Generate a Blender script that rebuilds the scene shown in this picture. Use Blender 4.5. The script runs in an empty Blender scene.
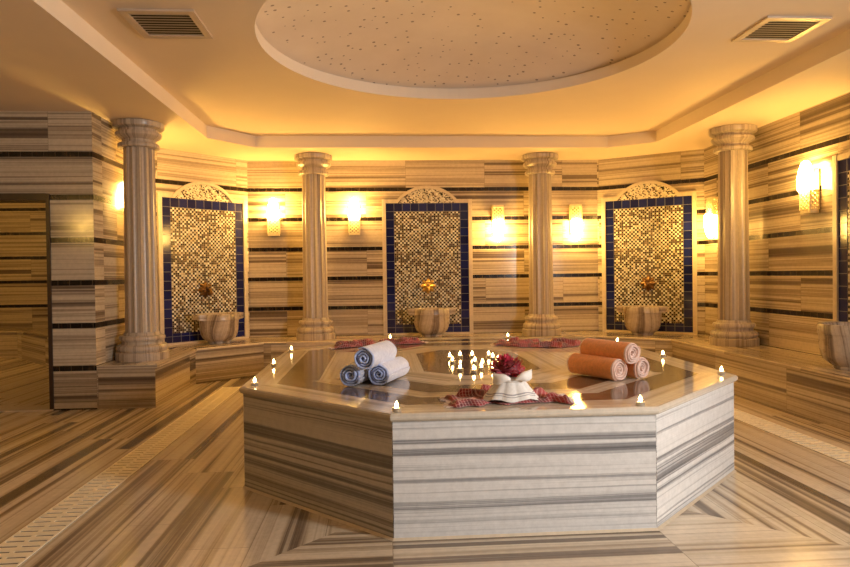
import bpy, bmesh, math, random
from mathutils import Vector, Matrix, noise

random.seed(7)
PI = math.pi
sc = bpy.context.scene
COL = sc.collection

# ------------------------------------------------------------------ materials
def new_mat(name):
    m = bpy.data.materials.new(name); m.use_nodes = True
    nt = m.node_tree; nt.nodes.clear()
    out = nt.nodes.new('ShaderNodeOutputMaterial'); b = nt.nodes.new('ShaderNodeBsdfPrincipled')
    nt.links.new(b.outputs[0], out.inputs[0])
    return m, nt, b

class NB:
    """small node helper"""
    def __init__(s, nt): s.nt = nt
    def n(s, t, **k):
        o = s.nt.nodes.new(t)
        for a, v in k.items(): setattr(o, a, v)
        return o
    def put(s, sock, v):
        if hasattr(v, 'is_output'): s.nt.links.new(v, sock)
        else: sock.default_value = v
    def m(s, op, a, b=0.0, c=0.0):
        o = s.n('ShaderNodeMath', operation=op); s.put(o.inputs[0], a); s.put(o.inputs[1], b); s.put(o.inputs[2], c)
        return o.outputs[0]
    def xyz(s, x, y, z=0.0):
        o = s.n('ShaderNodeCombineXYZ'); s.put(o.inputs[0], x); s.put(o.inputs[1], y); s.put(o.inputs[2], z); return o.outputs[0]
    def ramp(s, f, stops, interp='LINEAR'):
        o = s.n('ShaderNodeValToRGB'); e = o.color_ramp; e.interpolation = interp
        while len(e.elements) < len(stops): e.elements.new(0.5)
        for el, (p, c) in zip(e.elements, stops): el.position = p; el.color = (*c, 1)
        s.put(o.inputs[0], f); return o.outputs[0]
    def noise(s, vec, scale=1.0, detail=2.0, rough=.5, dim='2D', dist=0.0):
        o = s.n('ShaderNodeTexNoise', noise_dimensions=dim); s.put(o.inputs['Vector'], vec)
        o.inputs['Scale'].default_value = scale; o.inputs['Detail'].default_value = detail; o.inputs['Roughness'].default_value = rough
        o.inputs['Distortion'].default_value = dist
        return o.outputs['Fac'] if 'Fac' in o.outputs else o.outputs[0]
    def white(s, vec, dim='2D'):
        o = s.n('ShaderNodeTexWhiteNoise', noise_dimensions=dim); s.put(o.inputs['Vector'], vec); return o.outputs['Value']
    def mix(s, f, a, b, blend='MIX'):
        o = s.n('ShaderNodeMix', data_type='RGBA', blend_type=blend)
        s.put(o.inputs[0], f); s.put(o.inputs[6], a if hasattr(a, 'is_output') else (*a, 1)); s.put(o.inputs[7], b if hasattr(b, 'is_output') else (*b, 1))
        return o.outputs[2]
    def uv(s):
        u = s.n('ShaderNodeUVMap'); u.uv_map = 'UVMap'; x = s.n('ShaderNodeSeparateXYZ'); s.nt.links.new(u.outputs[0], x.inputs[0])
        return x.outputs[0], x.outputs[1]

def plain(name, col, rough=.6, metal=0.0, emit=None, strength=0.0, var=.06, nscale=18.0, sheen=0.0, bump=0.0, sub=0.0):
    m, nt, b = new_mat(name); k = NB(nt)
    tc = k.n('ShaderNodeTexCoord')
    f = k.noise(tc.outputs['Object'], nscale, 4, .6, '3D')
    a = tuple(max(0, c * (1 - var)) for c in col); c2 = tuple(min(1, c * (1 + var)) for c in col)
    nt.links.new(k.ramp(f, [(.3, a), (.7, c2)]), b.inputs['Base Color'])
    b.inputs['Roughness'].default_value = rough; b.inputs['Metallic'].default_value = metal
    if emit:
        b.inputs['Emission Color'].default_value = (*emit, 1); b.inputs['Emission Strength'].default_value = strength
    if sheen: b.inputs['Sheen Weight'].default_value = sheen
    if sub: b.inputs['Subsurface Weight'].default_value = sub
    if bump:
        bp = k.n('ShaderNodeBump'); bp.inputs['Strength'].default_value = bump; bp.inputs['Distance'].default_value = .004
        nt.links.new(k.noise(tc.outputs['Object'], 260, 3, .7, '3D'), bp.inputs['Height']); nt.links.new(bp.outputs[0], b.inputs['Normal'])
    return m

DARK = [(.35, (.007, .005, .004)), (.58, (.018, .012, .009)), (.68, (.05, .034, .024)), (.75, (.20, .15, .10))]

def emperador(k, u, v):
    p = k.xyz(u, v)
    f = k.noise(p, 9.0, 8, .72, '2D', 1.2)
    return k.ramp(f, DARK)

def marble(name, stops, tile=None, stagger=.5, off=(0, 0), rough=.16, freq=7.0, fine=34.0, fine_w=.36, joint=(.25, .2, .15), jw=.0018, bands=False, wob=.012, tint=.12, run=1.0, drift=.07):
    m, nt, b = new_mat(name); k = NB(nt)
    u, v = k.uv()
    h = 0.37; jm = None
    if tile:
        vr = k.m('DIVIDE', k.m('SUBTRACT', v, off[1]), tile[1]); row = k.m('FLOOR', vr)
        ur = k.m('ADD', k.m('DIVIDE', k.m('SUBTRACT', u, off[0]), tile[0]), k.m('MULTIPLY', row, stagger)); cl = k.m('FLOOR', ur)
        h = k.white(k.xyz(k.m('FLOOR', k.m('DIVIDE', ur, run)), row))
        fu = k.m('FRACT', ur); fv = k.m('FRACT', vr)
        du = k.m('MULTIPLY', k.m('MINIMUM', fu, k.m('SUBTRACT', 1.0, fu)), tile[0])
        dv = k.m('MULTIPLY', k.m('MINIMUM', fv, k.m('SUBTRACT', 1.0, fv)), tile[1])
        jm = k.m('LESS_THAN', k.m('MINIMUM', du, dv), jw)
    hs = k.m('MULTIPLY', h, 61.0)
    w = k.m('MULTIPLY', k.m('SUBTRACT', k.noise(k.xyz(k.m('ADD', k.m('MULTIPLY', u, 1.3), hs), k.m('MULTIPLY', v, 4.0)), 1.0, 3, .6), .5), wob)
    vv = k.m('ADD', k.m('ADD', v, w), k.m('MULTIPLY', h, 37.0))
    us = k.m('ADD', k.m('MULTIPLY', u, drift), hs)
    n1 = k.noise(k.xyz(us, k.m('MULTIPLY', vv, freq)), 1.0, 3, .55)
    n2 = k.noise(k.xyz(k.m('MULTIPLY', us, 2.0), k.m('MULTIPLY', vv, fine)), 1.0, 4, .6)
    f = k.m('ADD', k.m('MULTIPLY', n1, 1 - fine_w), k.m('MULTIPLY', n2, fine_w))
    c = k.ramp(f, stops)
    # cloudy crystalline mottling
    mot = k.noise(k.xyz(u, v), 26.0, 5, .7)
    c = k.mix(.35, c, k.ramp(mot, [(.3, (.6, .6, .6)), (.7, (1, 1, 1))]), 'MULTIPLY')
    if tile:
        t = k.m('ADD', k.m('MULTIPLY', k.white(k.xyz(k.m('ADD', cl, 13.7), row)), tint * 2), 1 - tint)
        tc = k.n('ShaderNodeCombineColor')
        for i in range(3): k.put(tc.inputs[i], t)
        c = k.mix(1.0, c, tc.outputs[0], 'MULTIPLY')
        c = k.mix(k.m('MULTIPLY', jm, .75), c, joint)
    if bands:
        z = k.m('DIVIDE', k.m('SUBTRACT', v, .742), .3765)
        d = k.m('MULTIPLY', k.m('ABSOLUTE', k.m('SUBTRACT', k.m('FRACT', k.m('ADD', z, .5)), .5)), .3765)
        bm = k.m('MULTIPLY', k.m('LESS_THAN', d, .0235), k.m('LESS_THAN', v, 2.5))
        ru = k.m('DIVIDE', u, .098); cu = k.m('FLOOR', ru); fu2 = k.m('FRACT', ru)
        hb = k.white(k.xyz(cu, k.m('FLOOR', k.m('ADD', z, .5))))
        e = emperador(k, k.m('ADD', u, k.m('MULTIPLY', hb, 9.0)), v)
        seam = k.m('LESS_THAN', k.m('MINIMUM', fu2, k.m('SUBTRACT', 1.0, fu2)), .02)
        e = k.mix(k.m('MULTIPLY', seam, .5), e, (.2, .15, .1))
        c = k.mix(bm, c, e)
    nt.links.new(c, b.inputs['Base Color'])
    r = k.noise(k.xyz(u, v), 14.0, 3, .5)
    nt.links.new(k.m('ADD', k.m('MULTIPLY', r, .08), rough - .04), b.inputs['Roughness'])
    b.inputs['Specular IOR Level'].default_value = .5
    return m

WALL = [(.33, (.12, .085, .06)), (.40, (.225, .17, .125)), (.45, (.48, .395, .29)), (.50, (.64, .54, .41)), (.54, (.60, .50, .37)), (.58, (.31, .24, .175)), (.62, (.52, .43, .32)), (.68, (.22, .165, .12))]
FLOORS = [(.33, (.115, .085, .06)), (.39, (.21, .16, .115)), (.425, (.50, .405, .29)), (.48, (.72, .62, .48)), (.56, (.62, .52, .38)), (.605, (.30, .225, .155)), (.64, (.165, .12, .085)), (.68, (.48, .40, .3)), (.74, (.66, .56, .42))]
FRONT = [(.35, (.15, .15, .16)), (.42, (.27, .27, .28)), (.455, (.50, .50, .50)), (.485, (.70, .695, .685)), (.57, (.76, .75, .735)), (.61, (.50, .495, .49)), (.64, (.30, .30, .31)), (.69, (.66, .655, .65))]
BORDER = [(.34, (.42, .36, .28)), (.45, (.62, .55, .45)), (.54, (.74, .68, .58)), (.62, (.58, .5, .4)), (.68, (.7, .63, .52))]
COLM = [(.34, (.16, .12, .095)), (.42, (.30, .23, .18)), (.48, (.46, .38, .30)), (.55, (.56, .47, .38)), (.62, (.33, .265, .21)), (.68, (.47, .39, .31))]

M = {}
M['wall'] = marble('striped_wall_marble', WALL, tile=(1.02, .3765), off=(0, .742), bands=True, freq=10.0, fine=48, fine_w=.27, rough=.15, tint=.06, wob=.006)
M['brown'] = marble('low_bounce_wall_marble', [(.35, (.07, .045, .03)), (.5, (.14, .09, .055)), (.65, (.09, .06, .04))], rough=.25)  # dark brown invented for the unseen walls, to cut bounced neutral light
M['bench'] = marble('bench_marble', WALL, tile=(1.15, 5.0), stagger=0, off=(.31, -2.1), freq=8.5, fine=40, fine_w=.27, rough=.17, wob=.008)
M['seat'] = marble('bench_seat_marble', WALL, tile=(1.15, 5.0), stagger=0, off=(.31, -2.1), freq=9.0, fine=44, rough=.16, wob=.008)
M['floor_front'] = marble('floor_marble_front', FLOORS, tile=(1.183, 5.0), stagger=0, off=(.035, -2.2), freq=6.0, fine=28, fine_w=.22, rough=.2)
M['floor_side'] = marble('floor_marble_side', FLOORS, tile=(.82, .31), off=(2.75, .05), stagger=.37, freq=5.6, fine=28, fine_w=.22, rough=.2, tint=.05, run=5.0, wob=.008)
M['front'] = marble('platform_side_marble', FRONT, freq=7.0, fine=44, fine_w=.42, rough=.22)
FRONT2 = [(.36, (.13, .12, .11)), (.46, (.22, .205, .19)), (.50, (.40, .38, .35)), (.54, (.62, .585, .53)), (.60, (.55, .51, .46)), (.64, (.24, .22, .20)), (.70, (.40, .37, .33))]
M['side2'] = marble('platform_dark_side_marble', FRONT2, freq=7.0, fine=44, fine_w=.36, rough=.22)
M['border'] = marble('platform_border_marble', BORDER, freq=6.0, fine=30, rough=.1)
M['light_inlay'] = marble('platform_light_inlay_marble', BORDER, freq=9.0, fine=40, rough=.08)
M['column'] = marble('column_marble', COLM, freq=14.0, fine=60, rough=.3, wob=.015)
M['basin'] = marble('basin_marble', COLM, freq=13.0, fine=60, rough=.28, wob=.03)
M['frame'] = marble('niche_frame_marble', [(.35, (.56, .46, .34)), (.5, (.7, .6, .46)), (.65, (.6, .5, .37))], freq=5, fine=30, rough=.2)

def dark_inlay():
    m, nt, b = new_mat('dark_brown_inlay_marble'); k = NB(nt); u, v = k.uv()
    f = k.noise(k.xyz(u, v), 14.0, 8, .72, '2D', .8)
    c = k.ramp(f, [(.33, (.045, .030, .021)), (.50, (.115, .078, .052)), (.60, (.19, .135, .09)), (.74, (.36, .27, .19))])
    nt.links.new(c, b.inputs['Base Color']); b.inputs['Roughness'].default_value = .11
    return m
M['dark'] = dark_inlay()

def mosaic(name, size, stops, grout, gw=.1, rough=.18, check=.35):
    m, nt, b = new_mat(name); k = NB(nt); u, v = k.uv()
    ru = k.m('DIVIDE', u, size); rv = k.m('DIVIDE', v, size)
    cu = k.m('FLOOR', ru); cv = k.m('FLOOR', rv); fu = k.m('FRACT', ru); fv = k.m('FRACT', rv)
    h = k.white(k.xyz(cu, cv))
    par = k.m('ABSOLUTE', k.m('SUBTRACT', k.m('MODULO', k.m('ABSOLUTE', k.m('ADD', cu, cv)), 2.0), 0.0))
    h2 = k.m('ADD', k.m('MULTIPLY', h, 1 - check), k.m('MULTIPLY', par, check))
    c = k.ramp(h2, stops, 'CONSTANT')
    e = k.m('MINIMUM', k.m('MINIMUM', fu, k.m('SUBTRACT', 1.0, fu)), k.m('MINIMUM', fv, k.m('SUBTRACT', 1.0, fv)))
    g = k.m('LESS_THAN', e, gw)
    nt.links.new(k.mix(g, c, grout), b.inputs['Base Color'])
    nt.links.new(k.m('ADD', k.m('MULTIPLY', g, .5), rough), b.inputs['Roughness'])
    return m
CRM = (.74, .68, .52)
M['mosaic'] = mosaic('fountain_mosaic', .0242, [(0, (.012, .009, .008)), (.30, (.04, .025, .018)), (.46, (.13, .085, .055)), (.55, (.50, .44, .32)), (.66, (.64, .61, .53)), (.86, (.78, .77, .71))], (.30, .26, .2), .07, check=.43)
M['blue'] = mosaic('cobalt_wall_tile', .1062, [(0, (.006, .010, .085)), (.4, (.010, .016, .125)), (.75, (.006, .009, .07))], (.20, .20, .22), .022, .1, 0.0)

def pebble_mosaic():
    m, nt, b = new_mat('lunette_mosaic'); k = NB(nt); u, v = k.uv()
    vo = k.n('ShaderNodeTexVoronoi', voronoi_dimensions='2D'); k.put(vo.inputs['Vector'], k.xyz(u, v)); vo.inputs['Scale'].default_value = 62
    sp = k.n('ShaderNodeSeparateColor'); nt.links.new(vo.outputs['Color'], sp.inputs[0])
    c = k.ramp(sp.outputs[0], [(0, (.02, .014, .01)), (.22, (.2, .14, .09)), (.36, (.62, .56, .42)), (.7, (.78, .73, .6))], 'CONSTANT')
    g = k.m('GREATER_THAN', vo.outputs['Distance'], .62)
    nt.links.new(k.mix(g, c, (.55, .48, .35)), b.inputs['Base Color']); b.inputs['Roughness'].default_value = .25
    return m
M['lunette'] = pebble_mosaic()

def starred():
    m, nt, b = new_mat('dome_plaster'); k = NB(nt)
    tc = k.n('ShaderNodeTexCoord'); s = k.n('ShaderNodeSeparateXYZ'); nt.links.new(tc.outputs['Object'], s.inputs[0])
    p = k.xyz(s.outputs[0], s.outputs[1])
    vo = k.n('ShaderNodeTexVoronoi', voronoi_dimensions='2D'); nt.links.new(p, vo.inputs['Vector']); vo.inputs['Scale'].default_value = 11
    sp = k.n('ShaderNodeSeparateColor'); nt.links.new(vo.outputs['Color'], sp.inputs[0])
    rad = k.m('MULTIPLY', k.m('GREATER_THAN', sp.outputs[0], .45), k.m('ADD', .05, k.m('MULTIPLY', sp.outputs[1], .085)))
    dot = k.m('LESS_THAN', vo.outputs['Distance'], rad)
    base = k.ramp(k.noise(tc.outputs['Object'], 3.0, 4, .6, '3D'), [(.3, (.80, .68, .55)), (.7, (.86, .74, .61))])
    nt.links.new(k.mix(k.m('MULTIPLY', dot, .7), base, (.16, .09, .05)), b.inputs['Base Color']); b.inputs['Roughness'].default_value = .75
    return m
M['dome'] = starred()
M['ceiling'] = plain('ceiling_paint', (.80, .66, .50), .75, var=.02, nscale=2.0)
M['fascia'] = plain('ceiling_fascia_paint', (.80, .68, .54), .7, var=.02, nscale=2.0)
M['vent'] = plain('vent_frame_metal', (.62, .50, .38), .45, .2)
M['slat'] = plain('vent_slat_metal', (.50, .44, .38), .55, .0)
M['black'] = plain('vent_void', (.02, .016, .013), .9)
M['drain'] = plain('drain_cover_stone', (.90, .80, .60), .4, var=.08)
M['gap'] = plain('drain_gap', (.10, .07, .05), .9)
M['doorframe'] = plain('door_frame_wood', (.045, .025, .017), .35, var=.3, nscale=9)
M['brass'] = plain('aged_brass', (.55, .36, .14), .3, 1.0, var=.3, nscale=40)
M['bronze'] = plain('dark_bronze', (.16, .085, .035), .35, .8, var=.4, nscale=40)
M['plate'] = plain('sconce_back_plate', (.10, .085, .05), .5)
M['lattice'] = plain('sconce_lattice_cream', (.78, .66, .40), .5)
def glow(name, col, st):
    m, nt, b = new_mat(name); b.inputs['Base Color'].default_value = (1, .9, .7, 1)
    k = NB(nt); tc = k.n('ShaderNodeTexCoord')
    c = k.ramp(k.noise(tc.outputs['Object'], 6, 2, .5, '3D'), [(.2, tuple(x * .92 for x in col)), (.8, col)])
    nt.links.new(c, b.inputs['Emission Color']); b.inputs['Emission Strength'].default_value = st
    return m
LAMP_COL = (1.0, .565, .125)
M['globe'] = glow('sconce_lit_glass', LAMP_COL, 122.0)
M['flame'] = glow('candle_flame', (1.0, .62, .22), 60.0)
M['wax'] = plain('candle_wax', (.85, .72, .5), .5, emit=(1, .6, .25), strength=.6)
M['cup'] = plain('tealight_cup', (.7, .66, .6), .35, .9)
M['wick'] = plain('wick', (.03, .02, .02), .9)

def terry(name, col, col2=None):
    return plain(name, col, .95, var=.12, nscale=60, sheen=.3, bump=.8)
M['lilac'] = terry('lavender_terry', (.74, .77, .95))
M['blue_edge'] = terry('blue_terry_edge', (.46, .56, .88))
M['orange'] = terry('orange_terry', (.82, .33, .11))
M['pink_edge'] = terry('pale_pink_terry_edge', (.86, .64, .55))

def plaid():
    m, nt, b = new_mat('red_plaid_cotton'); k = NB(nt); u, v = k.uv()
    fu = k.m('FRACT', k.m('MULTIPLY', u, 44.0)); fv = k.m('FRACT', k.m('MULTIPLY', v, 44.0))
    a = k.m('LESS_THAN', fu, .26); c2 = k.m('LESS_THAN', fv, .26)
    base = k.ramp(k.noise(k.xyz(u, v), 7, 3, .6), [(.40, (.10, .006, .010)), (.60, (.36, .028, .028))])
    c = k.mix(k.m('MULTIPLY', a, .34), base, (.80, .55, .50)); c = k.mix(k.m('MULTIPLY', c2, .22), c, (.80, .55, .50))
    nt.links.new(c, b.inputs['Base Color']); b.inputs['Roughness'].default_value = .85; b.inputs['Sheen Weight'].default_value = .2
    return m
M['plaid'] = plaid()
M['fringe'] = plain('white_fringe', (.75, .62, .56), .9)
def napkin():
    m, nt, b = new_mat('white_linen'); k = NB(nt); u, v = k.uv()
    s1 = k.m('MULTIPLY', k.m('GREATER_THAN', v, .030), k.m('LESS_THAN', v, .036))
    s2 = k.m('MULTIPLY', k.m('GREATER_THAN', v, .020), k.m('LESS_THAN', v, .0235))
    w = k.ramp(k.noise(k.xyz(u, v), 90, 3, .6), [(.3, (.74, .70, .66)), (.7, (.82, .79, .75))])
    nt.links.new(k.mix(k.m('MULTIPLY', k.m('MAXIMUM', s1, s2), .8), w, (.22, .2, .22)), b.inputs['Base Color']); b.inputs['Roughness'].default_value = .85
    return m
M['napkin'] = napkin()
M['ribbon'] = plain('white_ribbon', (.82, .78, .74), .6)
M['petal'] = plain('crimson_petal', (.50, .012, .05), .55, var=.45, nscale=28, sheen=.3)
M['petal_dark'] = plain('deep_crimson_petal', (.14, .004, .012), .6, var=.4)

# ------------------------------------------------------------------ mesh builder
class MB:
    def __init__(s): s.v = []; s.f = []; s.uv = []; s.mi = []; s.sm = []
    def face(s, pts, uvs=None, mi=0, smooth=False):
        i = len(s.v); s.v += [tuple(p) for p in pts]; s.f.append(tuple(range(i, i + len(pts))))
        s.uv.append(uvs if uvs else [(p[0], p[2]) if abs(pts[0][2] - p[2]) > 1e-9 else (p[0], p[1]) for p in pts]); s.mi.append(mi); s.sm.append(smooth)
    def grid(s, P, UV=None, mi=0, smooth=True, closed=False, flip=False, mif=None):
        """P[i][j] rows of points sharing vertices"""
        n, m = len(P), len(P[0]); base = len(s.v)
        for r in P: s.v += [tuple(p) for p in r]
        for i in range(n - 1):
            for j in range(m if closed else m - 1):
                j2 = (j + 1) % m
                q = (base + i * m + j, base + i * m + j2, base + (i + 1) * m + j2, base + (i + 1) * m + j)
                if UV:
                    uu = [UV(i, j), UV(i, j + 1), UV(i + 1, j + 1), UV(i + 1, j)]
                else: uu = [(0, 0)] * 4
                if flip: q = q[::-1]; uu = uu[::-1]
                s.f.append(q); s.uv.append(uu); s.mi.append(mif(i, j) if mif else mi); s.sm.append(smooth)
    def box(s, x0, x1, y0, y1, z0, z1, mi=0, grain='x', so=0.0):
        for ax in range(3):
            for side in (0, 1):
                lo = [x0, y0, z0]; hi = [x1, y1, z1]; a, b = [i for i in range(3) if i != ax]
                pts = []
                for (p, q) in ((0, 0), (1, 0), (1, 1), (0, 1)):
                    c = [0, 0, 0]; c[ax] = (lo, hi)[side][ax]; c[a] = (lo, hi)[p][a]; c[b] = (lo, hi)[q][b]; pts.append(tuple(c))
                if (side == 1) == (ax == 1): pts = pts[::-1]
                gi = 'xyz'.index(grain)
                g = gi if gi != ax else a
                o = [i for i in range(3) if i not in (ax, g)][0]
                s.face(pts, [(p[g] + so, p[o] + so * 1.7) for p in pts], mi)
    def lathe(s, prof, n=32, c=(0, 0, 0), mi=0, rf=None, uvf=None, smooth=True):
        """prof (r,z) bottom to top"""
        P = []; L = [0]
        for i in range(1, len(prof)): L.append(L[-1] + math.hypot(prof[i][0] - prof[i - 1][0], prof[i][1] - prof[i - 1][1]))
        for (r, z) in prof:
            row = []
            for j in range(n):
                a = 2 * PI * j / n; rr = rf(r, a, z) if rf else r
                row.append((c[0] + rr * math.cos(a), c[1] + rr * math.sin(a), c[2] + z))
            P.append(row)
        R = max(p[0] for p in prof)
        s.grid(P, uvf or (lambda i, j: (L[i], j / n * 2 * PI * R)), mi, smooth, True)
    def tube(s, pts, r, n=8, mi=0, cap=True):
        P = []; pts = [Vector(p) for p in pts]
        for i, p in enumerate(pts):
            t = (pts[min(i + 1, len(pts) - 1)] - pts[max(i - 1, 0)]).normalized()
            a = t.cross(Vector((0, 0, 1)));
            if a.length < 1e-3: a = t.cross(Vector((0, 1, 0)))
            a.normalize(); b = a.cross(t); rr = r[i] if isinstance(r, (list, tuple)) else r
            P.append([p + rr * (math.cos(2 * PI * j / n) * a + math.sin(2 * PI * j / n) * b) for j in range(n)])
        s.grid(P, lambda i, j: (i * .05, j * .01), mi, True, True)
        if cap:
            s.face(P[0], [(0, 0)] * n, mi); s.face(P[-1][::-1], [(0, 0)] * n, mi)
    def build(s, name, mats, parent=None, merge=False, loc=None, sharp=None):
        me = bpy.data.meshes.new(name); me.from_pydata(s.v, [], s.f); me.update()
        mats = mats if isinstance(mats, (list, tuple)) else [mats]
        for m in mats: me.materials.append(m)
        ul = me.uv_layers.new(name='UVMap')
        i = 0
        for p, uu, mi, sm in zip(me.polygons, s.uv, s.mi, s.sm):
            p.material_index = mi; p.use_smooth = sm
            for q, li in zip(uu, p.loop_indices): ul.data[li].uv = q
        if merge:
            bm = bmesh.new(); bm.from_mesh(me); bmesh.ops.remove_doubles(bm, verts=bm.verts, dist=1e-5)
            bmesh.ops.recalc_face_normals(bm, faces=bm.faces); bm.to_mesh(me); bm.free()
        if sharp: me.set_sharp_from_angle(angle=sharp)
        o = bpy.data.objects.new(name, me); COL.objects.link(o)
        if parent: o.parent = parent
        if loc: o.location = loc
        return o

def thing(name, label, cat, loc=(0, 0, 0), rz=0.0, group=None):
    o = bpy.data.objects.new(name, None); COL.objects.link(o); o.empty_display_size = .1
    o.location = loc; o.rotation_euler = (0, 0, rz); o['kind'] = 'thing'
    o['label'] = label; o['category'] = cat
    if group: o['group'] = group
    return o
def struct(o, label, cat):
    o['kind'] = 'structure'; o['label'] = label; o['category'] = cat; return o
def dup(root, loc, rz, label, name=None):
    r = root.copy(); COL.objects.link(r); r.location = loc; r.rotation_euler = (0, 0, rz); r['label'] = label
    for ch in list(root.children):
        c = ch.copy(); COL.objects.link(c); c.parent = r
        for g in list(ch.children):
            d = g.copy(); COL.objects.link(d); d.parent = c
    return r

# ------------------------------------------------------------------ room measures (metres)
CEIL = 2.62; TRAY = 2.75; HB = .3845
XL, XR = -2.513, 3.90
BL, BR = (-1.664, 8.49), (2.843, 8.49)
CL, CR = (XL, 7.641), (XR, 7.722)
YP = 6.0            # face of the pier and of the wall over the doorway
XJ = -2.885         # doorway jamb
YF = -1.4; XF = -4.6
ZD = 1.90

def wall(name, pts, z0, z1, label, s0=0.0, thick=.15, mat='wall'):
    """vertical wall along the plan points (room side is to the right of travel), with thickness"""
    b = MB(); s = s0
    for p, q in zip(pts[:-1], pts[1:]):
        d = math.hypot(q[0] - p[0], q[1] - p[1]); nx, ny = -(q[1] - p[1]) / d * thick, (q[0] - p[0]) / d * thick
        A, B, Cc, D = (p[0], p[1]), (q[0], q[1]), (q[0] + nx, q[1] + ny), (p[0] + nx, p[1] + ny)
        b.face([(*A, z0), (*B, z0), (*B, z1), (*A, z1)], [(s, z0), (s + d, z0), (s + d, z1), (s, z1)])
        b.face([(*Cc, z0), (*D, z0), (*D, z1), (*Cc, z1)], [(s, z0), (s + d, z0), (s + d, z1), (s, z1)])
        for e, f in ((B, Cc), (D, A)):
            b.face([(*e, z0), (*f, z0), (*f, z1), (*e, z1)], [(0, z0), (thick, z0), (thick, z1), (0, z1)])
        b.face([(*A, z1), (*B, z1), (*Cc, z1), (*D, z1)]); b.face([(*A, z0), (*D, z0), (*Cc, z0), (*B, z0)])
        s += d
    return struct(b.build(name, M[mat]), label, 'wall')

ZT = CEIL + .02
wall('wall_back', [BL, BR], 0, ZT, 'back wall of horizontally striped beige marble with thin dark bands', 3.1)
wall('wall_back_left', [CL, BL], 0, ZT, 'angled striped marble wall in the back left corner', 11.2)
wall('wall_back_right', [BR, CR], 0, ZT, 'angled striped marble wall in the back right corner', 21.4)
wall('wall_left', [(XL, YP + .2), CL], 0, ZT, 'left striped marble wall behind the left column', 31.3, thick=.12)
# right wall; unseen doorway beside the camera added to hold the neutral light
RD0, RD1, RDZ = .0, .62, 2.05
b = MB()
def wquad(b, x, y0, y1, z0, z1, flip):
    p = [(x, y0, z0), (x, y1, z0), (x, y1, z1), (x, y0, z1)]
    uv = [(40 + q[1], q[2]) for q in p]
    b.face(p[::-1] if flip else p, uv[::-1] if flip else uv)
for (y0, y1, z0, z1) in ((RD1, CR[1] + .1, 0, ZT), (YF, RD0, 0, ZT), (RD0, RD1, RDZ, ZT)):
    wquad(b, XR, y0, y1, z0, z1, True); wquad(b, XR + .15, y0, y1, z0, z1, False)
for y in (RD0, RD1): b.face([(XR, y, 0), (XR + .15, y, 0), (XR + .15, y, RDZ), (XR, y, RDZ)], [(0, 0), (.15, 0), (.15, RDZ), (0, RDZ)])
struct(b.build('wall_right', M['wall']), 'right wall of striped beige marble with thin dark bands', 'wall')
# pier, lintel and wall left of the doorway: one plane at YP
wall('wall_pier', [(XJ, YP), (XL, YP)], 0, ZT, 'striped marble wall end between the dark doorway and the left column', 51.0, thick=.2)
wall('wall_lintel', [(-4.15, YP), (XJ, YP)], ZD, ZT, 'striped marble wall over the doorway at the left edge', 51.0 - 1.265, thick=.2)
wall('wall_far_left', [(XF, YP), (-4.15, YP)], 0, ZT, 'striped marble wall left of the doorway', 57.0, thick=.2)
wall('wall_outer_left', [(XF, YF), (XF, YP)], 0, ZT, 'unseen wall on the far left side, made dark brown to cut bounced light', 63.0, mat='brown')
wall('wall_camera', [(XR, YF), (XF, YF)], 0, ZT, 'unseen wall behind the camera, made dark brown to cut bounced light', 73.0, mat='brown')
# side room beyond the doorway
wall('wall_side_room_back', [(-6.6, 10.72), (-2.68, 10.72)], 0, ZT, 'dim striped marble wall seen through the doorway', 83.0)
wall('wall_side_room_right', [(-2.68, 10.72), (-2.68, 6.2)], 0, ZT, 'right side wall of the room beyond the doorway', 93.0)
wall('wall_side_room_left', [(-6.6, 6.2), (-6.6, 10.72)], 0, ZT, 'left side wall of the room beyond the doorway', 97.0)
# floor
b = MB(); mxL = -1.6
def fl(pts, uvf, mi): b.face([(x, y, 0) for x, y in pts], [uvf(x, y) for x, y in pts], mi)
fu = lambda x, y: (x, y)
sd = lambda x, y: (y, x)
KL, KR = 3.19, 4.53          # mitres  y = x + KL  and  y = -x + KR
ap = ((KR - KL) / 2, (KR + KL) / 2)
fl([(YF - KL, YF), (KR - YF, YF), ap], fu, 0)
fl([(XF, YF), (YF - KL, YF), ap, (ap[0], 8.6), (XF, 8.6)], sd, 1)
fl([(KR - YF, YF), (4.05, YF), (4.05, 8.6), (ap[0], 8.6), ap] if KR - YF < 4.05 else [(4.05, KR - 4.05), (4.05, 8.6), (ap[0], 8.6), ap], lambda x, y: (y + .33, x + 7.1), 1)
fl([(-6.7, 8.6), (-2.6, 8.6), (-2.6, 10.8), (-6.7, 10.8)], sd, 1)
fl([(-6.7, YP), (XF, YP), (XF, 8.6), (-6.7, 8.6)], sd, 1)
b.face([(x, y, -.12) for x, y in ((-6.8, YF - .2), (-6.8, 10.9), (4.1, 10.9), (4.1, YF - .2))], mi=1)
struct(b.build('floor', [M['floor_front'], M['floor_side']]), 'polished floor of veined beige marble boards mitred around the platform', 'floor')
b = MB(); b.box(-4.15, XJ, YP - .02, YP + .2, 0, .012, grain='x'); struct(b.build('trim_1', M['frame']), 'pale stone threshold strip across the doorway', 'trim')

# doorway frame
d = thing('door_frame', 'dark brown wooden frame lining the doorway at the left edge', 'door frame', (XJ, YP, 0)); d['kind'] = 'structure'
d.name = 'door_1'
b = MB(); b.box(-.028, .004, -.012, .21, .012, ZD); b.build('jamb', M['doorframe'], d)
b = MB(); b.box(-1.265, -1.21, -.012, .21, .012, ZD); b.build('jamb', M['doorframe'], d)
b = MB(); b.box(-1.21, -.028, -.012, .21, ZD - .055, ZD + .004); b.build('head', M['doorframe'], d)

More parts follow.
